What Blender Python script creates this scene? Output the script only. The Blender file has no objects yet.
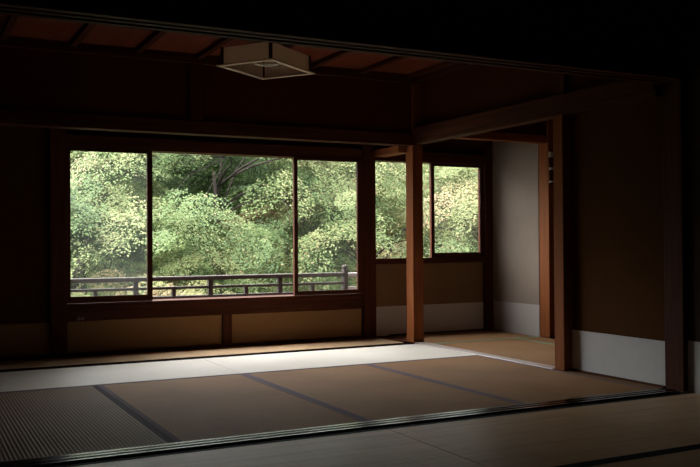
import bpy, bmesh, math, random
import numpy as np
from mathutils import Vector, Matrix

scene = bpy.context.scene
COL = scene.collection
PI = math.pi

# ------------------------------------------------------------------ materials
def new_mat(name):
    m = bpy.data.materials.new(name)
    m.use_nodes = True
    nt = m.node_tree
    for n in list(nt.nodes):
        nt.nodes.remove(n)
    out = nt.nodes.new('ShaderNodeOutputMaterial')
    return m, nt, out

def N(nt, kind, **kw):
    n = nt.nodes.new(kind)
    for k, v in kw.items():
        setattr(n, k, v)
    return n

def setin(n, **kw):
    for k, v in kw.items():
        n.inputs[k.replace('_', ' ')].default_value = v

def ramp(nt, fac, stops):
    r = N(nt, 'ShaderNodeValToRGB')
    e = r.color_ramp.elements
    while len(e) < len(stops):
        e.new(0.5)
    for el, (p, c) in zip(e, stops):
        el.position = p
        el.color = (*c, 1)
    nt.links.new(fac, r.inputs['Fac'])
    return r.outputs['Color']

def wood(name, dark, light, axis='x', rough=0.5, spec=0.3, bump=0.15):
    m, nt, out = new_mat(name)
    tc = N(nt, 'ShaderNodeTexCoord')
    mp = N(nt, 'ShaderNodeMapping')
    s = {'x': (1.2, 26, 26), 'y': (26, 1.2, 26), 'z': (26, 26, 1.2)}[axis]
    mp.inputs['Scale'].default_value = s
    nt.links.new(tc.outputs['Object'], mp.inputs['Vector'])
    no = N(nt, 'ShaderNodeTexNoise')
    setin(no, Scale=1.0, Detail=6.0, Roughness=0.6, Distortion=0.6)
    nt.links.new(mp.outputs['Vector'], no.inputs['Vector'])
    c = ramp(nt, no.outputs['Fac'], [(0.3, dark), (0.72, light)])
    b = N(nt, 'ShaderNodeBsdfPrincipled')
    nt.links.new(c, b.inputs['Base Color'])
    b.inputs['Roughness'].default_value = rough
    b.inputs['Specular IOR Level'].default_value = spec
    bp = N(nt, 'ShaderNodeBump')
    bp.inputs['Strength'].default_value = bump
    bp.inputs['Distance'].default_value = 0.002
    nt.links.new(no.outputs['Fac'], bp.inputs['Height'])
    nt.links.new(bp.outputs['Normal'], b.inputs['Normal'])
    nt.links.new(b.outputs['BSDF'], out.inputs['Surface'])
    return m

def plaster(name, base, var=0.12, scale=60, rough=0.9, bump=0.25):
    m, nt, out = new_mat(name)
    tc = N(nt, 'ShaderNodeTexCoord')
    no = N(nt, 'ShaderNodeTexNoise')
    setin(no, Scale=float(scale), Detail=5.0, Roughness=0.65)
    nt.links.new(tc.outputs['Object'], no.inputs['Vector'])
    n2 = N(nt, 'ShaderNodeTexNoise')
    setin(n2, Scale=3.0, Detail=3.0)
    nt.links.new(tc.outputs['Object'], n2.inputs['Vector'])
    lo = tuple(x * (1 - var) for x in base); hi = tuple(min(1, x * (1 + var)) for x in base)
    mx = N(nt, 'ShaderNodeMath', operation='ADD')
    h1 = N(nt, 'ShaderNodeMath', operation='MULTIPLY'); h1.inputs[1].default_value = 0.5
    h2 = N(nt, 'ShaderNodeMath', operation='MULTIPLY'); h2.inputs[1].default_value = 0.5
    nt.links.new(no.outputs['Fac'], h1.inputs[0]); nt.links.new(n2.outputs['Fac'], h2.inputs[0])
    nt.links.new(h1.outputs[0], mx.inputs[0]); nt.links.new(h2.outputs[0], mx.inputs[1])
    c = ramp(nt, mx.outputs[0], [(0.3, lo), (0.7, hi)])
    b = N(nt, 'ShaderNodeBsdfPrincipled')
    b.inputs['Roughness'].default_value = rough
    b.inputs['Specular IOR Level'].default_value = 0.06
    nt.links.new(c, b.inputs['Base Color'])
    bp = N(nt, 'ShaderNodeBump')
    bp.inputs['Strength'].default_value = bump
    bp.inputs['Distance'].default_value = 0.003
    nt.links.new(no.outputs['Fac'], bp.inputs['Height'])
    nt.links.new(bp.outputs['Normal'], b.inputs['Normal'])
    nt.links.new(b.outputs['BSDF'], out.inputs['Surface'])
    return m

def simple(name, col, rough=0.5, metal=0.0, spec=0.5):
    m, nt, out = new_mat(name)
    tc = N(nt, 'ShaderNodeTexCoord')
    no = N(nt, 'ShaderNodeTexNoise')
    setin(no, Scale=90.0, Detail=3.0)
    nt.links.new(tc.outputs['Object'], no.inputs['Vector'])
    c = ramp(nt, no.outputs['Fac'], [(0.3, tuple(x * 0.85 for x in col)), (0.7, tuple(min(1, x * 1.12) for x in col))])
    b = N(nt, 'ShaderNodeBsdfPrincipled')
    b.inputs['Roughness'].default_value = rough
    b.inputs['Metallic'].default_value = metal
    b.inputs['Specular IOR Level'].default_value = spec
    nt.links.new(c, b.inputs['Base Color'])
    nt.links.new(b.outputs['BSDF'], out.inputs['Surface'])
    return m

def tatami(name, dark, light, ridge=0.25, rough=0.45, spec=0.5, aniso=0.7, bump=0.5, pitch=0.0172, sheen=0.0, streak=0.0):
    """Rush mat: ridges run along the mat's long side (its own local Y), the gloss spreads across them."""
    m, nt, out = new_mat(name)
    tc = N(nt, 'ShaderNodeTexCoord')
    sp = N(nt, 'ShaderNodeSeparateXYZ')
    nt.links.new(tc.outputs['Object'], sp.inputs[0])
    # fine rush lines running across the mat and woven ridges running along it
    k = N(nt, 'ShaderNodeMath', operation='MULTIPLY'); k.inputs[1].default_value = 2 * PI / pitch
    nt.links.new(sp.outputs['X'], k.inputs[0])
    sn = N(nt, 'ShaderNodeMath', operation='SINE'); nt.links.new(k.outputs[0], sn.inputs[0])
    hf = N(nt, 'ShaderNodeMath', operation='MULTIPLY_ADD'); hf.inputs[1].default_value = 0.5; hf.inputs[2].default_value = 0.5
    nt.links.new(sn.outputs[0], hf.inputs[0])
    mp = N(nt, 'ShaderNodeMapping'); mp.inputs['Scale'].default_value = (4, 260, 4)
    nt.links.new(tc.outputs['Object'], mp.inputs['Vector'])
    no = N(nt, 'ShaderNodeTexNoise'); setin(no, Scale=1.0, Detail=3.0)
    nt.links.new(mp.outputs['Vector'], no.inputs['Vector'])
    n2 = N(nt, 'ShaderNodeTexNoise'); setin(n2, Scale=2.2, Detail=4.0)
    nt.links.new(tc.outputs['Object'], n2.inputs['Vector'])
    s1 = N(nt, 'ShaderNodeMath', operation='MULTIPLY'); s1.inputs[1].default_value = 0.5
    nt.links.new(no.outputs['Fac'], s1.inputs[0])
    s2 = N(nt, 'ShaderNodeMath', operation='MULTIPLY_ADD'); s2.inputs[1].default_value = 0.5
    nt.links.new(n2.outputs['Fac'], s2.inputs[0]); nt.links.new(s1.outputs[0], s2.inputs[2])
    s3 = N(nt, 'ShaderNodeMath', operation='MULTIPLY_ADD'); s3.inputs[1].default_value = ridge
    nt.links.new(hf.outputs[0], s3.inputs[0]); nt.links.new(s2.outputs[0], s3.inputs[2])
    if streak:                                          # worn streaks along the mat
        m3 = N(nt, 'ShaderNodeMapping'); m3.inputs['Scale'].default_value = (22, 1.3, 4)
        nt.links.new(tc.outputs['Object'], m3.inputs['Vector'])
        n3 = N(nt, 'ShaderNodeTexNoise'); setin(n3, Scale=1.0, Detail=4.0)
        nt.links.new(m3.outputs['Vector'], n3.inputs['Vector'])
        c3 = N(nt, 'ShaderNodeMath', operation='SUBTRACT'); c3.inputs[1].default_value = 0.5
        nt.links.new(n3.outputs['Fac'], c3.inputs[0])
        s4 = N(nt, 'ShaderNodeMath', operation='MULTIPLY_ADD'); s4.inputs[1].default_value = streak
        nt.links.new(c3.outputs[0], s4.inputs[0]); nt.links.new(s3.outputs[0], s4.inputs[2])
        s3 = s4
    c = ramp(nt, s3.outputs[0], [(0.3, dark), (0.62 + ridge, light)])
    b = N(nt, 'ShaderNodeBsdfPrincipled')
    nt.links.new(c, b.inputs['Base Color'])
    b.inputs['Roughness'].default_value = rough
    b.inputs['Specular IOR Level'].default_value = spec
    b.inputs['Anisotropic'].default_value = aniso
    b.inputs['Sheen Weight'].default_value = sheen
    b.inputs['Sheen Roughness'].default_value = 0.4
    tx = N(nt, 'ShaderNodeCombineXYZ'); tx.inputs[0].default_value = 1.0
    vt = N(nt, 'ShaderNodeVectorTransform', vector_type='VECTOR', convert_from='OBJECT', convert_to='WORLD')
    nt.links.new(tx.outputs[0], vt.inputs[0])
    nt.links.new(vt.outputs[0], b.inputs['Tangent'])
    if bump:
        bp = N(nt, 'ShaderNodeBump')
        bp.inputs['Strength'].default_value = bump
        bp.inputs['Distance'].default_value = 0.0016
        nt.links.new(s3.outputs[0], bp.inputs['Height'])
        nt.links.new(bp.outputs['Normal'], b.inputs['Normal'])
    nt.links.new(b.outputs['BSDF'], out.inputs['Surface'])
    return m

def glass(name, haze=0.03):
    m, nt, out = new_mat(name)
    tr = N(nt, 'ShaderNodeBsdfTransparent'); tr.inputs['Color'].default_value = (0.97, 0.98, 0.97, 1)
    gl = N(nt, 'ShaderNodeBsdfGlossy'); gl.inputs['Roughness'].default_value = 0.02
    fr = N(nt, 'ShaderNodeFresnel'); fr.inputs['IOR'].default_value = 1.45
    mx = N(nt, 'ShaderNodeMixShader')
    nt.links.new(fr.outputs[0], mx.inputs[0]); nt.links.new(tr.outputs[0], mx.inputs[1]); nt.links.new(gl.outputs[0], mx.inputs[2])
    tl = N(nt, 'ShaderNodeBsdfTranslucent'); tl.inputs['Color'].default_value = (0.9, 0.92, 0.9, 1)  # whitish translucent mix that veils the view through the pane
    tc = N(nt, 'ShaderNodeTexCoord')
    no = N(nt, 'ShaderNodeTexNoise'); setin(no, Scale=2.5, Detail=5.0)
    nt.links.new(tc.outputs['Object'], no.inputs['Vector'])
    k = N(nt, 'ShaderNodeMath', operation='MULTIPLY'); k.inputs[1].default_value = haze * 2
    nt.links.new(no.outputs['Fac'], k.inputs[0])
    m2 = N(nt, 'ShaderNodeMixShader')
    nt.links.new(k.outputs[0], m2.inputs[0]); nt.links.new(mx.outputs[0], m2.inputs[1]); nt.links.new(tl.outputs[0], m2.inputs[2])
    nt.links.new(m2.outputs[0], out.inputs['Surface'])
    return m

def leaf_mat(name, stops, trans=0.25):
    m, nt, out = new_mat(name)
    at = N(nt, 'ShaderNodeAttribute'); at.attribute_name = 'leaf_tone'
    c = ramp(nt, at.outputs['Fac'], stops)
    df = N(nt, 'ShaderNodeBsdfPrincipled'); df.inputs['Roughness'].default_value = 0.6
    df.inputs['Specular IOR Level'].default_value = 0.2
    nt.links.new(c, df.inputs['Base Color'])
    tl = N(nt, 'ShaderNodeBsdfTranslucent'); nt.links.new(c, tl.inputs['Color'])
    mx = N(nt, 'ShaderNodeMixShader'); mx.inputs[0].default_value = trans
    nt.links.new(df.outputs[0], mx.inputs[1]); nt.links.new(tl.outputs[0], mx.inputs[2])
    nt.links.new(mx.outputs[0], out.inputs['Surface'])
    return m

DK, LT = (0.046, 0.014, 0.007), (0.105, 0.034, 0.016)
W = {a: wood('dark_wood_' + a, DK, LT, a, rough=0.6, spec=0.07) for a in 'xyz'}
P_ = {a: wood('cedar_post_' + a, (0.18, 0.054, 0.017), (0.30, 0.102, 0.034), a, rough=0.6, spec=0.06) for a in 'xyz'}
SILLW = wood('sill_wood', (0.022, 0.011, 0.007), (0.05, 0.026, 0.017), 'x', rough=0.2, spec=0.4)
STRIPW = wood('floor_strip_wood', (0.13, 0.066, 0.028), (0.26, 0.145, 0.07), 'y', rough=0.7, spec=0.05)
TRACKW = wood('blackened_track', (0.012, 0.006, 0.004), (0.028, 0.013, 0.009), 'x', rough=0.8, spec=0.03)
THRESH = wood('threshold_painted_glint', (0.50, 0.41, 0.37), (0.66, 0.56, 0.52), 'y', rough=0.3, spec=0.5)  # light wood, paled further to paint in the window's reflection
PLANK = wood('veranda_plank', (0.42, 0.27, 0.15), (0.60, 0.42, 0.25), 'x', rough=0.4)
CEILW = wood('ceiling_board', (0.12, 0.026, 0.009), (0.22, 0.055, 0.022), 'y', rough=0.5)
RAILW = wood('weathered_rail', (0.022, 0.012, 0.010), (0.055, 0.036, 0.032), 'x', rough=0.4, spec=0.5)
DECK = wood('deck_boards', (0.03, 0.022, 0.018), (0.07, 0.055, 0.045), 'x', rough=0.7)
RAILZ = wood('weathered_rail_post', (0.022, 0.012, 0.010), (0.05, 0.032, 0.028), 'z', rough=0.5)
BARE = wood('bare_rail', (0.30, 0.27, 0.26), (0.44, 0.40, 0.39), 'x', rough=0.5)
PL_BROWN = plaster('brown_sand_plaster', (0.072, 0.028, 0.007))
PL_RED = plaster('red_brown_plaster', (0.085, 0.022, 0.011))
PL_GREY = plaster('grey_plaster', (0.222, 0.173, 0.136))
PL_UMBER = plaster('umber_plaster', (0.24, 0.155, 0.085))
PAPER = plaster('dado_paper', (0.60, 0.595, 0.575), var=0.05, scale=25, bump=0.05)
PAPER_DARKER = plaster('darker_dado_paper', (0.36, 0.33, 0.30), var=0.05, scale=25, bump=0.05)  # darker copy of the dado paper for the alcove side band
PAPER_TAN = plaster('tan_dado_paper', (0.31, 0.175, 0.08), var=0.06, scale=25, bump=0.05)
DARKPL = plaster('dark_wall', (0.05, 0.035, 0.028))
BASE = plaster('subfloor', (0.16, 0.12, 0.07))
MAT_A = tatami('tatami_rush', (0.145, 0.074, 0.031), (0.37, 0.205, 0.10), ridge=0.5, spec=0.06, rough=0.7, aniso=0.0)
MAT_R = tatami('tatami_painted_ribs', (0.045, 0.030, 0.019), (0.27, 0.175, 0.11), ridge=1.4, spec=0.04, rough=0.6, aniso=0.0, bump=0.8)  # rib shading painted into the colour as dark grooves, this mat only
MAT_SHEEN = tatami('tatami_painted_sheen', (0.70, 0.63, 0.54), (0.83, 0.77, 0.68), ridge=0.1, spec=0.12, rough=0.5, aniso=0.6)  # window sheen painted in as a pale base colour
MAT_C = tatami('tatami_grey_rush', (0.40, 0.245, 0.13), (0.70, 0.47, 0.285), ridge=0.12, spec=1.0, rough=0.45, streak=0.6)
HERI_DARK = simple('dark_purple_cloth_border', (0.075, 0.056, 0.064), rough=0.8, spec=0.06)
HERI = simple('purple_cloth_border', (0.165, 0.12, 0.135), rough=0.8, spec=0.06)
HERI_BLACK = simple('black_cloth_border', (0.008, 0.007, 0.009), rough=0.8, spec=0.05)
HERI_GREEN = simple('green_cloth_border', (0.10, 0.30, 0.19), rough=0.6)
SHADE = plaster('lamp_paper', (0.80, 0.70, 0.60), var=0.15, scale=12, bump=0.05)
_nt = SHADE.node_tree                                  # paper lets light through
_b = next(n for n in _nt.nodes if n.type == 'BSDF_PRINCIPLED'); _o = next(n for n in _nt.nodes if n.type == 'OUTPUT_MATERIAL')
_t = N(_nt, 'ShaderNodeBsdfTranslucent'); _t.inputs['Color'].default_value = (0.92, 0.81, 0.70, 1)
_m = N(_nt, 'ShaderNodeMixShader'); _m.inputs[0].default_value = 0.6
_nt.links.new(_b.outputs[0], _m.inputs[1]); _nt.links.new(_t.outputs[0], _m.inputs[2]); _nt.links.new(_m.outputs[0], _o.inputs['Surface'])
LAMPW = simple('pale_lamp_wood', (0.62, 0.50, 0.38), rough=0.5)
TUBE = simple('lamp_tube', (0.8, 0.78, 0.72), rough=0.25)
METAL = simple('dull_metal', (0.45, 0.44, 0.42), rough=0.35, metal=1.0)
PALE = simple('pale_bar', (0.45, 0.43, 0.40), rough=0.6)
GLASS_HAZY = glass('hazy_glass', 0.010)
GLASS = glass('clear_glass', 0.004)
BARK = wood('bark', (0.010, 0.007, 0.005), (0.026, 0.019, 0.015), 'z', rough=0.9, bump=0.6)
SOIL = plaster('forest_floor', (0.036, 0.052, 0.016), var=0.6, scale=3)
LEAF_GREEN = leaf_mat('maple_leaf_green', [(0.0, (0.024, 0.048, 0.016)), (0.45, (0.068, 0.102, 0.034)), (0.8, (0.155, 0.172, 0.075)), (1.0, (0.20, 0.15, 0.085))])
LEAF_YEL = leaf_mat('maple_leaf_yellowing', [(0.0, (0.040, 0.064, 0.022)), (0.45, (0.102, 0.122, 0.046)), (0.75, (0.180, 0.168, 0.078)), (0.9, (0.21, 0.155, 0.090)), (1.0, (0.21, 0.105, 0.080))])
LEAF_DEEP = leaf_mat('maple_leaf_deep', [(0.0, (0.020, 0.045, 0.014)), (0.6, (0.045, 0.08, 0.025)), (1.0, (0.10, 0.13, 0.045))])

# ------------------------------------------------------------------ geometry helpers
class MB:
    """Collects shapes and links them as ONE mesh object."""
    def __init__(self):
        self.bm = bmesh.new()
    def box(self, x0, x1, y0, y1, z0, z1, bev=0.0, rot=None, about=None):
        r = bmesh.ops.create_cube(self.bm, size=1.0)
        vs = r['verts']
        for v in vs:
            v.co = Vector(((x0 + x1) / 2 + v.co.x * (x1 - x0), (y0 + y1) / 2 + v.co.y * (y1 - y0), (z0 + z1) / 2 + v.co.z * (z1 - z0)))
        if rot:
            bmesh.ops.rotate(self.bm, verts=vs, cent=about or Vector((0, 0, 0)), matrix=Matrix.Rotation(rot, 3, 'Z'))
        if bev:
            es = list({e for v in vs for e in v.link_edges})
            bmesh.ops.bevel(self.bm, geom=es, offset=bev, segments=2, profile=0.6, affect='EDGES', clamp_overlap=True)
        return self
    def tube(self, pts, rads, seg=10, cap=True):
        rings = []
        for i, p in enumerate(pts):
            p = Vector(p)
            a = Vector(pts[max(i - 1, 0)]); b = Vector(pts[min(i + 1, len(pts) - 1)])
            t = (b - a).normalized()
            u = t.cross(Vector((0, 0, 1)) if abs(t.z) < 0.95 else Vector((1, 0, 0))).normalized()
            w = t.cross(u)
            r = rads[i] if isinstance(rads, (list, tuple)) else rads
            rings.append([self.bm.verts.new(p + (u * math.cos(2 * PI * k / seg) + w * math.sin(2 * PI * k / seg)) * r) for k in range(seg)])
        for A, B in zip(rings, rings[1:]):
            for k in range(seg):
                self.bm.faces.new((A[k], A[(k + 1) % seg], B[(k + 1) % seg], B[k]))
        if cap:
            self.bm.faces.new(rings[0][::-1]); self.bm.faces.new(rings[-1])
        return self
    def lathe(self, prof, c, seg=20):
        rings = [[self.bm.verts.new((c[0] + r * math.cos(2 * PI * k / seg), c[1] + r * math.sin(2 * PI * k / seg), c[2] + z)) for k in range(seg)] for r, z in prof]
        for A, B in zip(rings, rings[1:]):
            for k in range(seg):
                self.bm.faces.new((A[k], A[(k + 1) % seg], B[(k + 1) % seg], B[k]))
        self.bm.faces.new(rings[0][::-1]); self.bm.faces.new(rings[-1])
        return self
    def torus(self, c, R, r, ax='z', seg=36, rs=8):
        g = []
        for i in range(seg):
            a = 2 * PI * i / seg
            row = []
            for j in range(rs):
                b = 2 * PI * j / rs
                q = ((R + r * math.cos(b)) * math.cos(a), (R + r * math.cos(b)) * math.sin(a), r * math.sin(b))
                if ax == 'y':
                    q = (q[0], q[2], q[1])
                row.append(self.bm.verts.new(Vector(c) + Vector(q)))
            g.append(row)
        for i in range(seg):
            for j in range(rs):
                self.bm.faces.new((g[i][j], g[(i + 1) % seg][j], g[(i + 1) % seg][(j + 1) % rs], g[i][(j + 1) % rs]))
        return self
    def build(self, name, mat, parent=None, smooth=False):
        bmesh.ops.recalc_face_normals(self.bm, faces=self.bm.faces)
        me = bpy.data.meshes.new(name)
        self.bm.to_mesh(me); self.bm.free()
        me.materials.append(mat)
        if smooth:
            me.polygons.foreach_set('use_smooth', [True] * len(me.polygons))
        o = bpy.data.objects.new(name, me)
        COL.objects.link(o)
        if parent is not None:
            o.parent = parent
            o.matrix_parent_inverse = parent.matrix_basis.inverted()
        return o

def tag(o, label, cat, group=None, kind=None):
    o['label'] = label; o['category'] = cat
    if group: o['group'] = group
    if kind: o['kind'] = kind
    return o

def empty(name, loc=(0, 0, 0), rz=0.0):
    o = bpy.data.objects.new(name, None)
    o.empty_display_size = 0.1
    COL.objects.link(o)
    o.location = loc; o.rotation_euler = (0, 0, rz)
    return o

def struct(name, mb, mat, label, cat, smooth=False):
    return tag(mb.build(name, mat, smooth=smooth), label, cat, kind='structure')

TRIM = [0]
def trim(mb, mat, label, cat):
    TRIM[0] += 1
    return struct('trim_%d' % TRIM[0], mb, mat, label, cat)

# ------------------------------------------------------------------ layout (metres; camera at x=0, y=0)
XL, XR = 0.06, 3.945           # main room side walls
YS0, YS1 = 3.53, 3.695        # grooved sill between the two rooms
YM = 5.42                     # long mats end, crosswise mats begin
YV0, YV1 = 6.325, 6.43        # grooved track before the veranda strip
YB = 6.95                     # window wall
CZ = 2.27                     # ceiling boards
XA = 5.09                     # alcove side wall

# floor base
struct('floor', MB().box(-2.1, 6.0, -2.1, 7.05, -0.14, -0.055), BASE, 'bare subfloor under the straw mats of both rooms', 'floor')
v = MB()
v.box(XL, 1.985, YV1, YB, -0.05, -0.004).box(1.988, 3.815, YV1, YB, -0.05, -0.004)
struct('veranda_floor', v, PLANK, 'narrow strip of tan floor planks below the wide window', 'floor')

# ---------------------------------------------------------------- mats
def mat_thing(x0, x1, y0, y1, along, label, mat, border, group, sides=(1, 1), bw=0.029, top=0.0, far=None):
    """A rush mat with a cloth border on each long side; local Y is its long axis."""
    cx, cy = (x0 + x1) / 2, (y0 + y1) / 2
    L, Wd = (x1 - x0, y1 - y0) if along == 'x' else (y1 - y0, x1 - x0)
    g = 0.0015
    t = tag(empty('tatami_mat', (cx, cy, top), PI / 2 if along == 'x' else 0.0), label, 'mat', group)
    b = MB().box(-Wd / 2 + g, Wd / 2 - g, -L / 2 + g, L / 2 - g, -0.054, 0.0, bev=0.003).build('rush_surface', mat)
    b.parent = t
    for s, on in zip((-1, 1), sides):
        if not on:
            continue
        e = s * (Wd / 2 - g)
        xa, xb = sorted((e + s * 0.0006, e - s * bw))
        c = MB().box(xa, xb, -L / 2 + g, L / 2 - g, -0.03, 0.0012, bev=0.0006).build('cloth_border', far if far and s > 0 else border)
        c.parent = t
    return t

G1 = 'long straw mats of the main room'
xs = [0.085, 1.040, 1.978, 2.905, 3.865]
names = ['ribbed brown straw mat nearest the dark side wall, behind the grooved sill',
         'brown straw mat second from the dark side wall, behind the grooved sill',
         'brown straw mat third from the dark side wall, behind the grooved sill',
         'brown straw mat beside the white-banded wall, behind the grooved sill']
for i in range(4):
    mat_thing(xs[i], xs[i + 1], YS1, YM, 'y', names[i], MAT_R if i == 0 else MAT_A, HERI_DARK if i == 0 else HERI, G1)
G2 = 'mats with painted sheen laid crosswise before the window'
mat_thing(0.085, 1.975, YM, YV0, 'x', 'straw mat with painted sheen laid crosswise before the window, dim end at the dark wall', MAT_SHEEN, HERI, G2, far=HERI_BLACK)
mat_thing(1.975, 3.865, YM, YV0, 'x', 'brightest straw mat with painted sheen laid crosswise, ending at the free-standing corner post', MAT_SHEEN, HERI, G2, far=HERI_BLACK)
G3 = 'straw mats of the front room'
mat_thing(0.085, 1.980, 2.585, YS0, 'x', 'greyish straw mat of the front room below the sill, end seam toward the middle', MAT_C, HERI_BLACK, G3)
mat_thing(1.980, 3.955, 2.585, YS0, 'x', 'greyish brown straw mat of the front room reaching the tall dark doorway post', MAT_C, HERI_BLACK, G3)
mat_thing(1.980, 3.955, 1.640, 2.585, 'x', 'straw mat past the black border line in the bottom corner of the front room', MAT_C, HERI_BLACK, G3)
G4 = 'green-bordered mats of the alcove'
mat_thing(3.963, 5.085, 6.225, YB - 0.002, 'x', 'green-bordered straw mat directly below the small alcove window', MAT_A, HERI_GREEN, G4, bw=0.03)
mat_thing(3.963, 4.835, 4.62, 6.222, 'y', 'brown straw mat between the threshold and the green border in the alcove', MAT_A, HERI_GREEN, G4, sides=(0, 1), bw=0.03)
mat_thing(4.838, 5.088, 4.62, 6.222, 'y', 'straw mat beyond the green border line, mostly hidden by the orange post', MAT_A, HERI_GREEN, G4, sides=(0, 0), bw=0.03)

# ---------------------------------------------------------------- sills, thresholds
s = MB()
s.box(-2.0, 3.965, YS0, YS1, -0.05, -0.014)
for a, b in ((YS0 + 0.050, YS0 + 0.072), (YS0 + 0.094, YS0 + 0.118), (YS0 + 0.136, YS1 - 0.001)):
    s.box(-2.0, 3.90, a, b, -0.02, 0.003, bev=0.0015)
trim(s, SILLW, 'grooved dark wooden sill running between the two rooms', 'sill')
s = MB().box(XL, 3.86, YV0, YV1, -0.05, -0.030)
for a, b in ((YV0 + 0.001, YV0 + 0.012), (YV0 + 0.036, YV0 + 0.046), (YV1 - 0.012, YV1)):
    s.box(XL, 3.86, a, b, -0.04, -0.001)
trim(s, TRACKW, 'dark grooved track between the crosswise mats and the veranda planks', 'sill')
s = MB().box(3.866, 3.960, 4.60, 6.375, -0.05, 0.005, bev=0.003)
trim(s, THRESH, 'light wood threshold along the alcove opening, window reflection painted in', 'threshold')
s = MB().box(3.815, 3.935, 6.49, YB, -0.05, 0.004, bev=0.003)
trim(s, W['y'], 'short dark threshold from the corner post to the window wall', 'threshold')
s = MB().box(3.866, 3.944, YS1, 4.49, -0.05, 0.001)
trim(s, STRIPW, 'narrow floor strip below the white-banded wall', 'floor strip')
trim(MB().box(3.928, 3.944, YS1, 4.49, 0.0015, 0.014, bev=0.002), W['y'], 'thin dark bead at the foot of the white-banded wall', 'baseboard')

# ---------------------------------------------------------------- posts
trim(MB().box(3.86, 3.962, 6.375, 6.49, 0.0, 2.26, bev=0.004), P_['z'], 'free-standing orange-brown corner post at the end of the crosswise mats', 'post')
trim(MB().box(3.876, 3.99, 4.49, 4.585, 0.0, 1.70, bev=0.004), P_['z'], 'orange-brown post between the alcove opening and the white-banded wall', 'post')
trim(MB().box(3.934, 4.04, 3.552, 3.688, 0.0, 2.3, bev=0.004), W['z'], 'tall dark doorway post at the end of the grooved sill', 'post')
trim(MB().box(3.66, 3.785, 6.895, 7.03, 0.0, 1.98, bev=0.004), W['z'], 'dark post between the wide window and the small alcove window', 'post')
trim(MB().box(0.979, 1.104, 6.90, 7.03, 0.0, 1.98, bev=0.004), W['z'], 'black post at the dark end of the wide window', 'post')
trim(MB().box(5.095, 5.20, 6.09, 6.225, 0.0, 1.98, bev=0.004), P_['z'], 'lit orange post at the end of the grey alcove wall', 'post')
trim(MB().box(2.349, 2.428, 6.925, 6.99, 0.0, 0.264, bev=0.003), W['z'], 'short dark stud between the paper panels below the window', 'post')
trim(MB().box(1.906, 2.014, 6.36, 6.47, 1.79, 2.25, bev=0.003), W['z'], 'short dark strut above the inner lintel', 'post')
trim(MB().box(5.0, 5.09, 6.91, 7.03, 0.0, 1.98, bev=0.003), W['z'], 'dark jamb post in the alcove corner beside the small window', 'post')

# ---------------------------------------------------------------- window wall
wb = MB()
wb.box(XL - 0.1, 0.979, YB, 7.05, 0.264, 2.0)
wb.box(1.104, 3.66, YB + 0.02, 7.04, 1.70, 2.0)
wb.box(3.785, 5.2, YB + 0.02, 7.04, 1.70, 2.0)
struct('wall_back', wb, PL_BROWN, 'brown plaster around and below the windows', 'wall')
struct('wall_below_window', MB().box(3.785, 5.0, YB + 0.01, 7.05, 0.27, 0.66), PL_UMBER, 'umber plaster below the small alcove window', 'wall')
pb = MB()
pb.box(XL - 0.1, 0.979, YB, 7.05, -0.05, 0.262)
pb.box(1.104, 2.349, YB, 7.05, -0.05, 0.264)
pb.box(2.428, 3.66, YB, 7.05, -0.05, 0.264)
struct('baseboard_back', pb, PAPER_TAN, 'tan paper panels below the wide window', 'dado')
pb = MB().box(3.785, 5.0, YB + 0.002, 7.05, -0.05, 0.272)
struct('baseboard_alcove', pb, PAPER, 'pale paper band below the small alcove window', 'dado')
trim(MB().box(1.104, 3.66, 6.922, 7.06, 0.264, 0.372, bev=0.004), W['x'], 'wide dark red rail below the wide window', 'rail')
trim(MB().box(1.104, 3.66, 6.90, 7.10, 0.372, 0.402, bev=0.004), W['x'], 'window sill of the wide window, bare in the open middle', 'sill')
trim(MB().box(1.104, 3.66, 6.91, 7.06, 1.60, 1.70, bev=0.004), W['x'], 'dark head rail over the wide window', 'rail')
trim(MB().box(3.785, 5.0, 6.91, 7.08, 0.66, 0.700, bev=0.004).box(3.785, 5.0, 6.908, 6.928, 0.664, 0.712, bev=0.002), W['x'], 'dark sill of the small alcove window', 'sill')
trim(MB().box(3.785, 5.0, 6.91, 7.06, 1.602, 1.70, bev=0.004), W['x'], 'dark head rail over the small alcove window', 'rail')
trim(MB().box(XL, 3.79, 6.915, 6.949, 0.0, 0.022, bev=0.003), W['x'], 'thin dark foot rail along the window wall', 'baseboard')
trim(MB().box(3.94, 5.05, 6.925, 6.95, 0.0, 0.016, bev=0.003), W['x'], 'thin dark foot rail of the alcove window wall', 'baseboard')

def sash(n, x0, x1, z0, z1, gx0, gx1, gz0, gz1, y0, y1, gmat, label):
    t = tag(empty('window_%d' % n, ((x0 + x1) / 2, (y0 + y1) / 2, z0)), label, 'window', kind='structure')
    f = [MB().box(x0, gx0, y0, y1, z0, z1, bev=0.002), MB().box(gx1, x1, y0, y1, z0, z1, bev=0.002)]
    r = [MB().box(gx0, gx1, y0 + 0.002, y1 - 0.002, z0, gz0, bev=0.002), MB().box(gx0, gx1, y0 + 0.002, y1 - 0.002, gz1, z1, bev=0.002)]
    for m in f: m.build('stile', W['z'], t)
    for m in r: m.build('rail', W['x'], t)
    ym = (y0 + y1) / 2
    MB().box(gx0 - 0.004, gx1 + 0.004, ym - 0.0015, ym + 0.0015, gz0 - 0.004, gz1 + 0.004).build('glass_pane', gmat, t)
    return t
sash(1, 1.106, 1.759, 0.404, 1.598, 1.128, 1.718, 0.455, 1.576, 6.902, 6.932, GLASS_HAZY, 'sliding glass sash at the dark end of the wide window')
sash(2, 2.987, 3.658, 0.404, 1.598, 3.022, 3.606, 0.440, 1.576, 6.902, 6.932, GLASS, 'sliding glass sash of the wide window next to the alcove')
sash(3, 4.400, 4.998, 0.706, 1.600, 4.437, 4.962, 0.757, 1.574, 6.935, 6.965, GLASS, 'sliding glass sash of the small alcove window')

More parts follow.
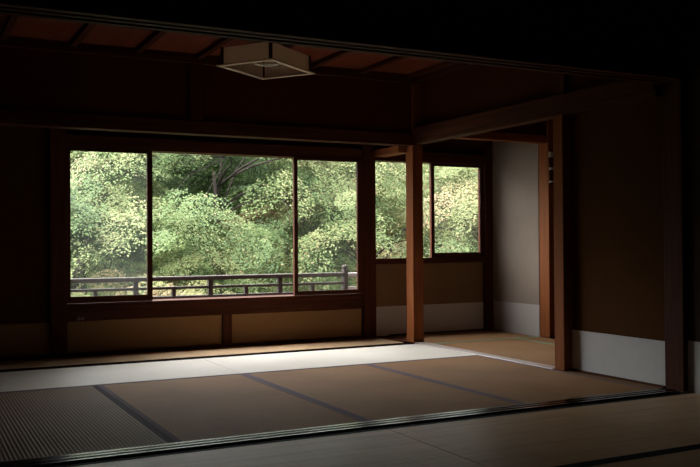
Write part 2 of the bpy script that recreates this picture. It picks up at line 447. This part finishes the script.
# inner lintel on the line of the corner post, with plaster above
trim(MB().box(XL, 3.90, 6.37, 6.49, 1.685, 1.785, bev=0.004), W['x'], 'dark inner lintel running above the crosswise mats', 'lintel')
struct('wall_above_lintel', MB().box(XL, 3.90, 6.39, 6.46, 1.785, CZ), PL_RED, 'dark red-brown plaster above the inner lintel', 'wall')
trim(MB().box(3.775, 3.90, 6.47, 6.90, 1.63, 1.69, bev=0.003), P_['y'], 'short beam from the corner post to the window wall', 'beam')
struct('ceiling_veranda', MB().box(XL - 0.1, 5.2, 6.46, 7.05, 1.98, 2.03), W['x'], 'dark soffit over the veranda strip', 'ceiling')

# ---------------------------------------------------------------- right wall
wr = MB()
wr.box(XR, 4.02, YS1 - 0.01, 4.49, 0.273, 1.72)
struct('wall_right', wr, PL_BROWN, 'brown sand plaster wall above the white paper band', 'wall')
struct('baseboard_right', MB().box(XR - 0.001, 4.02, YS1 - 0.01, 4.49, -0.05, 0.271), PAPER, 'white paper band at the foot of the brown side wall', 'dado')
struct('wall_over_alcove', MB().box(XR - 0.01, 4.02, YS1 - 0.01, 6.40, 1.72, 2.35), PL_RED, 'red-brown plaster above the long side lintel', 'wall')
trim(MB().box(3.868, 3.93, YS1, 6.38, 1.738, 1.835, bev=0.004), W['y'], 'long dark lintel board along the side wall above the alcove opening', 'lintel')
trim(MB().box(3.888, 3.985, YS1, 6.40, 1.70, 1.738, bev=0.003), W['y'], 'grooved head track under the side lintel', 'lintel')
trim(MB().box(3.90, 3.96, 4.50, 4.60, 1.835, 2.26, bev=0.003), W['z'], 'short dark strut over the alcove post', 'post')

# alcove
aw = MB()
aw.box(XA, 5.20, 6.225, 7.05, 0.285, 2.0)
struct('wall_alcove', aw, PL_GREY, 'grey plaster wall at the side of the alcove window', 'wall')
struct('baseboard_alcove_side', MB().box(XA - 0.001, 5.20, 6.225, 7.05, -0.05, 0.284), PAPER_DARKER, 'pale paper band at the foot of the grey alcove wall', 'dado')
trim(MB().box(3.96, 5.10, 6.10, 6.20, 1.735, 1.80, bev=0.003), P_['x'], 'thin header across the alcove from the side lintel to the lit post', 'lintel')
ad = MB()
ad.box(3.99, 5.20, 6.12, 6.18, 1.80, 2.35)
ad.box(5.20, 6.0, 6.10, 6.20, -0.05, 2.35)
ad.box(5.86, 5.98, 4.4, 6.2, -0.05, 2.35)
ad.box(4.0, 5.98, 4.42, 4.60, -0.05, 2.35)
struct('wall_inner', ad, PL_RED, 'dark plaster walls enclosing the space behind the alcove', 'wall')
struct('ceiling_alcove', MB().box(3.95, 6.0, 4.4, 6.46, 2.30, 2.36), CEILW, 'dark board ceiling of the alcove', 'ceiling')

# ---------------------------------------------------------------- main room ceiling
struct('ceiling', MB().box(XL - 0.1, 4.02, YS0, 6.46, 2.285, 2.35), CEILW, 'reddish brown board ceiling of the main room', 'ceiling')
xb = 0.60
while xb < 3.9:
    trim(MB().box(xb - 0.022, xb + 0.022, YS1, 6.39, 2.25, 2.285, bev=0.003), W['y'], {0: 'ceiling batten at the dark side wall', 1: 'ceiling batten second from the dark wall', 2: 'ceiling batten third from the dark wall', 3: 'ceiling batten just before the square lamp', 4: 'ceiling batten above the square lamp', 5: 'ceiling batten just past the square lamp', 6: 'ceiling batten next to the plaster over the side lintel', 7: 'ceiling batten at the side wall'}[int((xb - 0.55) / 0.46)], 'batten')
    xb += 0.46
trim(MB().box(XL, 3.93, 6.35, 6.39, 2.215, 2.285, bev=0.003), W['x'], 'dark cornice strip above the inner lintel wall', 'cornice')
trim(MB().box(3.885, 3.92, YS1, 6.35, 2.225, 2.285, bev=0.003), W['y'], 'dark cornice strip above the side lintel wall', 'cornice')

# header between the rooms
h = MB().box(-2.0, 3.91, YS0, YS0 + 0.04, 1.772, 1.83).box(-2.0, 3.91, YS0 + 0.065, YS0 + 0.095, 1.772, 1.83).box(-2.0, 3.91, YS1 - 0.035, YS1, 1.772, 1.83).box(-2.0, 3.91, YS0, YS1, 1.796, 1.85)
trim(h, W['x'], 'grooved dark header over the opening between the rooms', 'lintel')
struct('wall_header', MB().box(-2.0, 4.02, YS0 + 0.03, YS1 - 0.03, 1.83, 2.4), DARKPL, 'dark transom wall above the header', 'wall')

# dark side of the main room and the front room shell
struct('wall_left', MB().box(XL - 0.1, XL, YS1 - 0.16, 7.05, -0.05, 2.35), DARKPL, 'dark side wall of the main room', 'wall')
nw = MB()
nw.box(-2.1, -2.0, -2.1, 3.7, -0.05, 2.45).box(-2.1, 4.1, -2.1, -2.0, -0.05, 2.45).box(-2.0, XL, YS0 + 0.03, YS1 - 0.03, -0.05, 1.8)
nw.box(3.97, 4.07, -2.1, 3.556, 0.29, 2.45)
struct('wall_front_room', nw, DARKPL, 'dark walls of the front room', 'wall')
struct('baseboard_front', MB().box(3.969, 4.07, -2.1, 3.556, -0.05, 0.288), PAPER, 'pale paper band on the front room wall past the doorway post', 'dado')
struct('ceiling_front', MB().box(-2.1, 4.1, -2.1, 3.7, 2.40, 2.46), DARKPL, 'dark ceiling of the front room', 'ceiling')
struct('floor_front', MB().box(-2.0, 3.965, -2.0, 1.636, -0.055, -0.001).box(-2.0, 0.083, 1.636, YS0 - 0.001, -0.055, -0.001).box(0.083, 1.978, 1.636, 2.583, -0.055, -0.001), MAT_C, 'straw-covered floor of the front room under the viewer', 'floor')
# roof over everything: keeps the sun off the rooms, eave over the balcony
struct('roof', MB().box(-2.6, 6.6, -2.6, 7.25, 2.47, 2.60), W['x'], 'roof slab and eave over the rooms', 'roof')
struct('wall_outer', MB().box(5.98, 6.1, -2.1, 7.05, -1.5, 2.47).box(-2.2, -2.1, -2.1, 7.05, -1.5, 2.47).box(-2.2, XL - 0.1, 6.95, 7.05, -1.5, 2.47).box(5.2, 6.1, 6.95, 7.05, -1.5, 2.47).box(XL - 0.1, 5.2, 6.96, 7.05, 2.0, 2.47).box(-2.2, 6.1, 6.96, 7.05, -1.5, -0.05), DARKPL, 'outer shell of the house', 'wall')

# ---------------------------------------------------------------- ceiling lamp
LC = Vector((2.225, 5.60, 2.05))
ang = 0.625
lamp = tag(empty('ceiling_lamp', (LC.x, LC.y, LC.z), ang), 'square paper-shaded ceiling lamp, unlit, hanging under the reddish board ceiling', 'lamp')
a, b = 0.285, 0.2225           # half sides of the bottom frame
def lk(mb, name, mat, smooth=False):
    o = mb.build(name, mat, smooth=smooth); o.parent = lamp; return o
pa, pb_ = a - 0.032, b - 0.032
fr = MB()
lw = 0.036
fr.box(-a, a, -b, -b + lw, 0.0, 0.010, bev=0.002).box(-a, a, b - lw, b, 0.0, 0.010, bev=0.002)
fr.box(-a, -a + lw, -b + lw, b - lw, 0.0, 0.010, bev=0.002).box(a - lw, a, -b + lw, b - lw, 0.0, 0.010, bev=0.002)
lk(fr, 'bottom_frame', LAMPW)
for q in (MB().box(-pa, pa, -pb_ - 0.003, -pb_, 0.01, 0.122), MB().box(-pa, pa, pb_, pb_ + 0.003, 0.01, 0.122),
          MB().box(-pa - 0.003, -pa, -pb_, pb_, 0.01, 0.122), MB().box(pa, pa + 0.003, -pb_, pb_, 0.01, 0.122)):
    lk(q, 'shade_panel', SHADE)
for sx in (-1, 1):
    for sy in (-1, 1):
        lk(MB().box(sx * pa - 0.009, sx * pa + 0.009, sy * pb_ - 0.009, sy * pb_ + 0.009, 0.008, 0.128, bev=0.001), 'corner_post', W['z'])
lk(MB().box(-pa, pa, -pb_, pb_, 0.123, 0.127), 'top_board', SHADE)
lk(MB().torus((0, 0, 0.055), 0.085, 0.012), 'ring_tube', TUBE, True)
lk(MB().lathe([(0.04, 0.070), (0.045, 0.075), (0.045, 0.123)], (0, 0, 0)), 'lamp_holder', LAMPW, True)
lk(MB().lathe([(0.02, 0.127), (0.02, 0.17), (0.06, 0.18), (0.06, 0.236)], (0, 0, 0)), 'ceiling_mount', W['z'], True)

# ---------------------------------------------------------------- small things
lt = tag(empty('window_latch', (1.20, 6.918, 0.285)), 'small dull metal window latch with two loops under the dark end of the window', 'latch')
def kid(mb, name, mat, par, smooth=False):
    return mb.build(name, mat, par, smooth)
kid(MB().box(1.172, 1.228, 6.912, 6.9225, 0.268, 0.306, bev=0.003), 'back_plate', W['x'], lt)
for x in (1.186, 1.216):
    kid(MB().torus((x, 6.905, 0.286), 0.010, 0.0028, 'y', 20, 6), 'loop', METAL, lt, True)
rk = tag(empty('wall_rack', (5.16, 6.075, 1.36)), 'small dark rack with three pale bars, high on the lit alcove post', 'rack')
kid(MB().box(5.097, 5.17, 6.078, 6.09, 1.37, 1.66, bev=0.002), 'back_board', W['z'], rk)
for z0, z1, x0 in ((1.605, 1.652, 5.086), (1.493, 1.512, 5.09), (1.380, 1.394, 5.094)):
    kid(MB().box(x0, 5.16, 6.05, 6.078, z0, z1, bev=0.002), 'bar', PALE, rk)

# ---------------------------------------------------------------- balcony
struct('balcony_floor', MB().box(-1.0, 6.2, 7.05, 8.0, 0.16, 0.20), DECK, 'weathered balcony deck outside the windows', 'floor')
YR = 7.9
rail = tag(empty('balcony_railing', (2.5, YR, 0.2)), 'weathered wooden balcony railing with three rails outside the window', 'railing')
kid(MB().box(-0.6, 3.951, YR - 0.03, YR + 0.03, 0.515, 0.556, bev=0.010), 'top_rail', RAILW, rail)
kid(MB().box(-0.6, 3.951, YR - 0.02, YR + 0.02, 0.437, 0.462, bev=0.005), 'middle_rail', RAILW, rail)
kid(MB().box(-0.6, 3.951, YR - 0.025, YR + 0.025, 0.350, 0.376, bev=0.005), 'bottom_rail', RAILW, rail)
for x in (-0.246, 0.454, 1.154, 1.857, 2.556, 3.259):
    kid(MB().box(x - 0.022, x + 0.022, YR - 0.022, YR + 0.022, 0.20, 0.517, bev=0.003), 'post', RAILZ, rail)
for x in (0.1, 0.80, 1.50, 2.206, 2.912, 3.61):
    kid(MB().box(x - 0.018, x + 0.018, YR - 0.018, YR + 0.018, 0.20, 0.44, bev=0.003), 'short_strut', RAILZ, rail)
ep = kid(MB().box(3.950, 3.994, YR - 0.034, YR + 0.034, 0.20, 0.585, bev=0.004), 'end_post', RAILZ, rail)
f = MB().lathe([(0.021, 0.580), (0.019, 0.592), (0.028, 0.604), (0.027, 0.620), (0.012, 0.632)], (3.9715, YR, 0), 14)
o = f.build('finial', RAILZ, None, True); o.parent = ep
rail2 = tag(empty('balcony_railing', (5.0, YR, 0.2)), 'pale bare balcony railing continuing past the capped end post', 'railing')
kid(MB().box(3.995, 6.1, YR - 0.035, YR + 0.035, 0.505, 0.552, bev=0.012), 'top_rail', BARE, rail2)
kid(MB().box(3.995, 6.1, YR - 0.022, YR + 0.022, 0.372, 0.412, bev=0.006), 'middle_rail', BARE, rail2)
for x in (4.7, 5.4, 6.06):
    kid(MB().box(x - 0.022, x + 0.022, YR - 0.022, YR + 0.022, 0.20, 0.507, bev=0.003), 'post', BARE, rail2)

# ---------------------------------------------------------------- hillside
def hill_z(x, y):
    t = max(0.0, y - 12.0)
    return -3.6 + 0.16 * t + 0.36 * max(0.0, y - 25.0) + 0.25 * math.sin(x * 0.7 + y * 0.4)
bm = bmesh.new()
gx = [-18 + 1.0 * i for i in range(55)]; gy = [7.2 + 1.0 * j for j in range(44)]
rnd = random.Random(5)
grid = [[bm.verts.new((x, y, hill_z(x, y) + rnd.uniform(-0.15, 0.15))) for x in gx] for y in gy]
for j in range(len(gy) - 1):
    for i in range(len(gx) - 1):
        bm.faces.new((grid[j][i], grid[j][i + 1], grid[j + 1][i + 1], grid[j + 1][i]))
hm = MB(); hm.bm.free(); hm.bm = bm
struct('hillside_ground', hm, SOIL, 'wooded hillside rising behind the house', 'hillside', True)

# ---------------------------------------------------------------- maples
LEAF = []
for k in range(5):                                   # five pointed lobes
    c = math.radians(90 + (k - 2) * 62)
    L = (0.62, 0.9, 1.0, 0.9, 0.62)[k]
    LEAF.append((math.cos(c) * L, math.sin(c) * L))
    if k < 4:
        c2 = c + math.radians(31)
        LEAF.append((math.cos(c2) * 0.36, math.sin(c2) * 0.36))
LEAF.append((0.0, -0.22))
LEAF = np.array([(x, y, 0.0) for x, y in LEAF[:1] + LEAF[1:]])
LEAF[:, 2] = -0.18 * (LEAF[:, 0] ** 2)               # slight fold
NV = len(LEAF)

def build_foliage(seed, R, H, nb, nspray, per, size):
    """Maple crown: boughs in tiers, each bough an umbrella of drooping flat sprays of leaves."""
    rg = np.random.default_rng(seed)
    ga = PI * (3 - math.sqrt(5))
    bc = []
    for k in range(nb):
        zz = 1 - 1.55 * (k + 0.5) / nb                      # from the top down to a little below the middle
        rr = math.sqrt(max(0.0, 1 - zz * zz))
        q = 0.62 + 0.26 * rg.random()
        a = k * ga + seed + rg.normal(scale=0.2)
        bc.append((R * q * rr * math.cos(a), R * q * rr * math.sin(a), H * q * zz))
    bc = np.array(bc)
    br = rg.uniform(0.65, 1.05, nb)
    bt = rg.normal(0.45, 0.15, nb)
    b_i = np.repeat(np.arange(nb), nspray)
    ns = len(b_i)
    a = rg.random(ns) * 2 * PI; r = np.sqrt(rg.random(ns))
    sc_ = np.stack([r * np.cos(a), r * np.sin(a)], 1) * br[b_i][:, None]
    dome = 0.36 * br[b_i] * (1 - r * r) - 0.12 * rg.integers(0, 2, ns)
    sc3 = np.concatenate([sc_, dome[:, None]], 1) + bc[b_i] + rg.normal(scale=0.04, size=(ns, 3))
    slope = -0.75 * sc_ / br[b_i][:, None]                   # dz/dx, dz/dy of the umbrella there
    outw = bc[b_i][:, :2] / R
    slope = slope - 0.35 * outw + rg.normal(scale=0.30, size=(ns, 2))
    srad = rg.uniform(0.18, 0.42, ns)
    st = bt[b_i] + rg.normal(scale=0.17, size=ns)
    idx = np.repeat(np.arange(ns), per)
    n = len(idx)
    th = rg.random(n) * 2 * PI; rr = np.sqrt(rg.random(n)) * srad[idx]
    off = np.stack([rr * np.cos(th), rr * np.sin(th), rg.normal(scale=0.014, size=n)], 1)
    off[:, 2] += off[:, 0] * slope[idx, 0] + off[:, 1] * slope[idx, 1] - 0.5 * rr * rr
    pos = sc3[idx] + off
    nrm = np.stack([-slope[idx, 0] + rg.normal(scale=0.17, size=n), -slope[idx, 1] + rg.normal(scale=0.17, size=n), np.ones(n)], 1)
    nrm /= np.linalg.norm(nrm, axis=1)[:, None]
    t = rg.normal(size=(n, 3)); t -= nrm * np.sum(t * nrm, 1)[:, None]; t /= np.linalg.norm(t, axis=1)[:, None]
    bi = np.cross(nrm, t)
    s = size * rg.uniform(0.7, 1.25, n)
    V = pos[:, None, :] + s[:, None, None] * (LEAF[None, :, 0:1] * t[:, None, :] + LEAF[None, :, 1:2] * bi[:, None, :] + LEAF[None, :, 2:3] * nrm[:, None, :])
    me = bpy.data.meshes.new('foliage')
    me.vertices.add(n * NV); me.vertices.foreach_set('co', V.reshape(-1).astype(np.float32))
    me.loops.add(n * NV); me.loops.foreach_set('vertex_index', np.arange(n * NV, dtype=np.int32))
    me.polygons.add(n); me.polygons.foreach_set('loop_start', np.arange(0, n * NV, NV, dtype=np.int32))
    me.update(calc_edges=True)
    at = me.attributes.new('leaf_tone', 'FLOAT', 'FACE')
    tone = np.clip(st[idx] + rg.normal(scale=0.06, size=n), 0, 1)
    tone = np.where(rg.random(n) < 0.02, rg.uniform(0.85, 1.0, n), tone)
    at.data.foreach_set('value', tone.astype(np.float32))
    me.materials.append(LEAF_GREEN)
    return me, np.concatenate([bc, sc3[::3]])

def limb_mb(seed, cen, zb, r0):
    """Trunk from zb up to the crown with limbs reaching out to the sprays (crown centre is the origin)."""
    rd = random.Random(seed)
    tr = MB(); br = []
    fork = Vector((0, 0, -0.55))
    pts = [Vector((rd.uniform(-.3, .3), rd.uniform(-.3, .3), zb)), Vector((rd.uniform(-.15, .15), rd.uniform(-.15, .15), zb * 0.6)), fork, Vector((0.1, 0.05, 0.35))]
    tr.tube(pts, [r0 * 1.25, r0, r0 * 0.85, r0 * 0.5], 10)
    order = list(range(21, len(cen))); rd.shuffle(order)
    order = rd.sample(range(21), 9) + order
    big = order[:9]
    ends = []
    for i in big:
        e = Vector(cen[i]); st = fork + Vector((0, 0, rd.uniform(0, 0.7)))
        mid = st.lerp(e, 0.5) + Vector((rd.uniform(-.2, .2), rd.uniform(-.2, .2), rd.uniform(0.0, 0.35)))
        m = MB().tube([st, st.lerp(mid, .5) + Vector((0, 0, .06)), mid, mid.lerp(e, .55) + Vector((0, 0, .05)), e], [r0 * .45, r0 * .36, r0 * .27, r0 * .17, r0 * .07], 7)
        br.append(m); ends.append((mid, mid.lerp(e, .55)))
    for i in order[9:60]:
        e = Vector(cen[i])
        st = min((p for pr in ends for p in pr), key=lambda p: (p - e).length)
        mid = st.lerp(e, .5) + Vector((rd.uniform(-.1, .1), rd.uniform(-.1, .1), rd.uniform(0, .12)))
        br[order.index(i) % 9].tube([st, mid, e], [r0 * .13, r0 * .09, r0 * .03], 5)
    return tr, br

PROTO = [build_foliage(11, 2.5, 1.9, 24, 17, 290, 0.0215), build_foliage(23, 2.8, 2.1, 27, 17, 290, 0.0215), build_foliage(37, 2.3, 2.2, 23, 17, 290, 0.0215)]
LM = {'g': LEAF_GREEN, 'y': LEAF_YEL, 'd': LEAF_DEEP}
def maple(proto, x, y, zc, sc, rz, lm, label, group):
    me, cen = PROTO[proto]
    zb = (hill_z(x, y) - 0.2 - zc) / sc
    t = tag(empty('maple_tree', (x, y, hill_z(x, y))), label, 'tree', group)
    tr, br = limb_mb(int(x * 31 + y * 7), cen, zb, 0.05)
    M = Matrix.Translation((x, y, zc)) @ Matrix.Rotation(rz, 4, 'Z') @ Matrix.Scale(sc, 4)
    def place(o):
        o.parent = t
        o.matrix_parent_inverse = t.matrix_basis.inverted()
        o.matrix_basis = M
    place(tr.build('trunk', BARK, smooth=True))
    allb = br[0]
    for m in br[1:]:
        tmp = bpy.data.meshes.new('tmp'); m.bm.to_mesh(tmp); m.bm.free(); allb.bm.from_mesh(tmp); bpy.data.meshes.remove(tmp)
    place(allb.build('branches', BARK, smooth=True))
    f = bpy.data.objects.new('foliage', me); COL.objects.link(f)
    f.material_slots[0].link = 'OBJECT'; f.material_slots[0].material = LM[lm]
    place(f)
    return t

GT = 'maples on the hillside outside the windows'
near = [
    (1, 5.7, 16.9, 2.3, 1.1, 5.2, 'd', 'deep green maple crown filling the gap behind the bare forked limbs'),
    (2, 2.6, 15.0, 1.9, 1.05, 2.0, 'g', 'rounded green maple crown at the top of the dark-end sash'),
    (0, 12.2, 15.2, 1.4, 1.1, 3.6, 'y', 'yellow-green maple at the top edge of the alcove window'),
    (0, 2.1, 12.6, 0.3, 1.0, 0.3, 'g', 'bright green maple filling the lower part of the window sash at the dark end'),
    (1, 4.6, 13.8, 1.7, 1.0, 1.4, 'g', 'green maple with bare forked limbs showing in the open middle of the window'),
    (2, 3.5, 11.0, -1.2, 0.95, 2.2, 'y', 'pale green maple spray just above the railing in the open middle of the window'),
    (1, 7.0, 12.9, 0.6, 1.0, 4.1, 'y', 'yellowing maple behind the sash next to the alcove'),
    (0, 9.6, 13.2, 0.7, 1.05, 5.0, 'y', 'yellowing maple with pinkish tips seen through the small alcove window'),
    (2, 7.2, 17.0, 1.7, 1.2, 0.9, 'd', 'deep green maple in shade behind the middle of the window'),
]
mid = [
    (0, 1.6, 17.8, 1.0, 1.25, 2.5, 'g', 'mid-distance maple with a rounded crown at the dark end of the window'),
    (1, 4.6, 19.2, 1.9, 1.25, 0.2, 'd', 'deep green maple farther up behind the forked maple'),
    (2, 10.6, 17.6, 1.2, 1.3, 3.3, 'g', 'green maple farther up the slope behind the yellowing sash maple'),
    (0, 14.0, 17.6, 1.2, 1.3, 1.9, 'y', 'yellow-green maple up the slope behind the alcove window'),
]
far = [
    (1, 2.2, 25.0, 3.3, 1.75, 1.0, 'y', 'hazy pale maple high on the slope at the top of the dark-end sash'),
    (0, 8.0, 24.0, 3.3, 1.8, 2.0, 'g', 'maple high on the slope above the middle of the window'),
    (2, 13.4, 23.5, 3.3, 1.8, 3.0, 'g', 'maple high on the slope above the sash next to the alcove'),
    (1, 18.2, 22.5, 3.3, 1.8, 4.0, 'y', 'maple high on the slope above the alcove window'),
]
for r in near + mid + far:
    maple(*r, GT)

# ---------------------------------------------------------------- light
w = bpy.data.worlds.new('overcast_sky'); scene.world = w; w.use_nodes = True
nt = w.node_tree
for n in list(nt.nodes): nt.nodes.remove(n)
wo = N(nt, 'ShaderNodeOutputWorld'); bg = N(nt, 'ShaderNodeBackground')
tc = N(nt, 'ShaderNodeTexCoord'); sp = N(nt, 'ShaderNodeSeparateXYZ')
nt.links.new(tc.outputs['Generated'], sp.inputs[0])
c = ramp(nt, sp.outputs['Z'], [(0.0, (0.30, 0.315, 0.33)), (0.35, (0.60, 0.615, 0.63)), (1.0, (1.0, 1.0, 1.0))])
az = N(nt, 'ShaderNodeMath', operation='MULTIPLY_ADD'); az.inputs[1].default_value = -0.95; az.inputs[2].default_value = 1.0; az.use_clamp = False
nt.links.new(sp.outputs['X'], az.inputs[0])             # unseen sky skewed brighter toward low X to steer light across the floor
mxc = N(nt, 'ShaderNodeVectorMath', operation='SCALE')
nt.links.new(c, mxc.inputs[0]); nt.links.new(az.outputs[0], mxc.inputs['Scale'])
nt.links.new(mxc.outputs[0], bg.inputs['Color'])
bg.inputs['Strength'].default_value = 15.5
nt.links.new(bg.outputs[0], wo.inputs['Surface'])

sun = bpy.data.lights.new('sun', 'SUN'); sun.energy = 11.5; sun.angle = math.radians(4); sun.color = (1.0, 0.95, 0.86)
so = bpy.data.objects.new('sun', sun); COL.objects.link(so)
so.rotation_euler = Vector((0.45, 0.34, -0.80)).to_track_quat('-Z', 'Y').to_euler()

def portal(x0, x1, z0, z1, y):
    l = bpy.data.lights.new('window_portal', 'AREA'); l.shape = 'RECTANGLE'; l.size = x1 - x0; l.size_y = z1 - z0
    l.cycles.is_portal = True
    o = bpy.data.objects.new('window_portal', l); COL.objects.link(o)
    o.location = ((x0 + x1) / 2, y, (z0 + z1) / 2)
    o.rotation_euler = (-PI / 2, 0, 0)
portal(1.1, 3.66, 0.40, 1.60, 7.07)
portal(3.785, 5.0, 0.70, 1.60, 7.07)

# ---------------------------------------------------------------- camera
yaw, pit, rol = 4.72234038e-01, 1.00883338e-02, 5.91120093e-03
f = Vector((math.sin(yaw) * math.cos(pit), math.cos(yaw) * math.cos(pit), math.sin(pit)))
r = Vector((math.cos(yaw), -math.sin(yaw), 0)); d = f.cross(r)
r2 = math.cos(rol) * r + math.sin(rol) * d; d2 = -math.sin(rol) * r + math.cos(rol) * d
cam = bpy.data.cameras.new('camera'); co = bpy.data.objects.new('camera', cam); COL.objects.link(co)
M = Matrix((r2, -d2, -f)).transposed().to_4x4(); M.translation = Vector((0, 0, 0.86))
co.matrix_world = M
cam.sensor_fit = 'HORIZONTAL'; cam.sensor_width = 36.0; cam.lens = 871.594 * 36 / 700
cam.clip_start = 0.02; cam.clip_end = 300
cam.dof.use_dof = True; cam.dof.focus_distance = 5.2; cam.dof.aperture_fstop = 6.3
scene.camera = co

vs = scene.view_settings
vs.view_transform = 'Standard'; vs.look = 'None'; vs.gamma = 1.0; vs.exposure = 0.0; vs.use_curve_mapping = False
scene.cycles.use_denoising = True
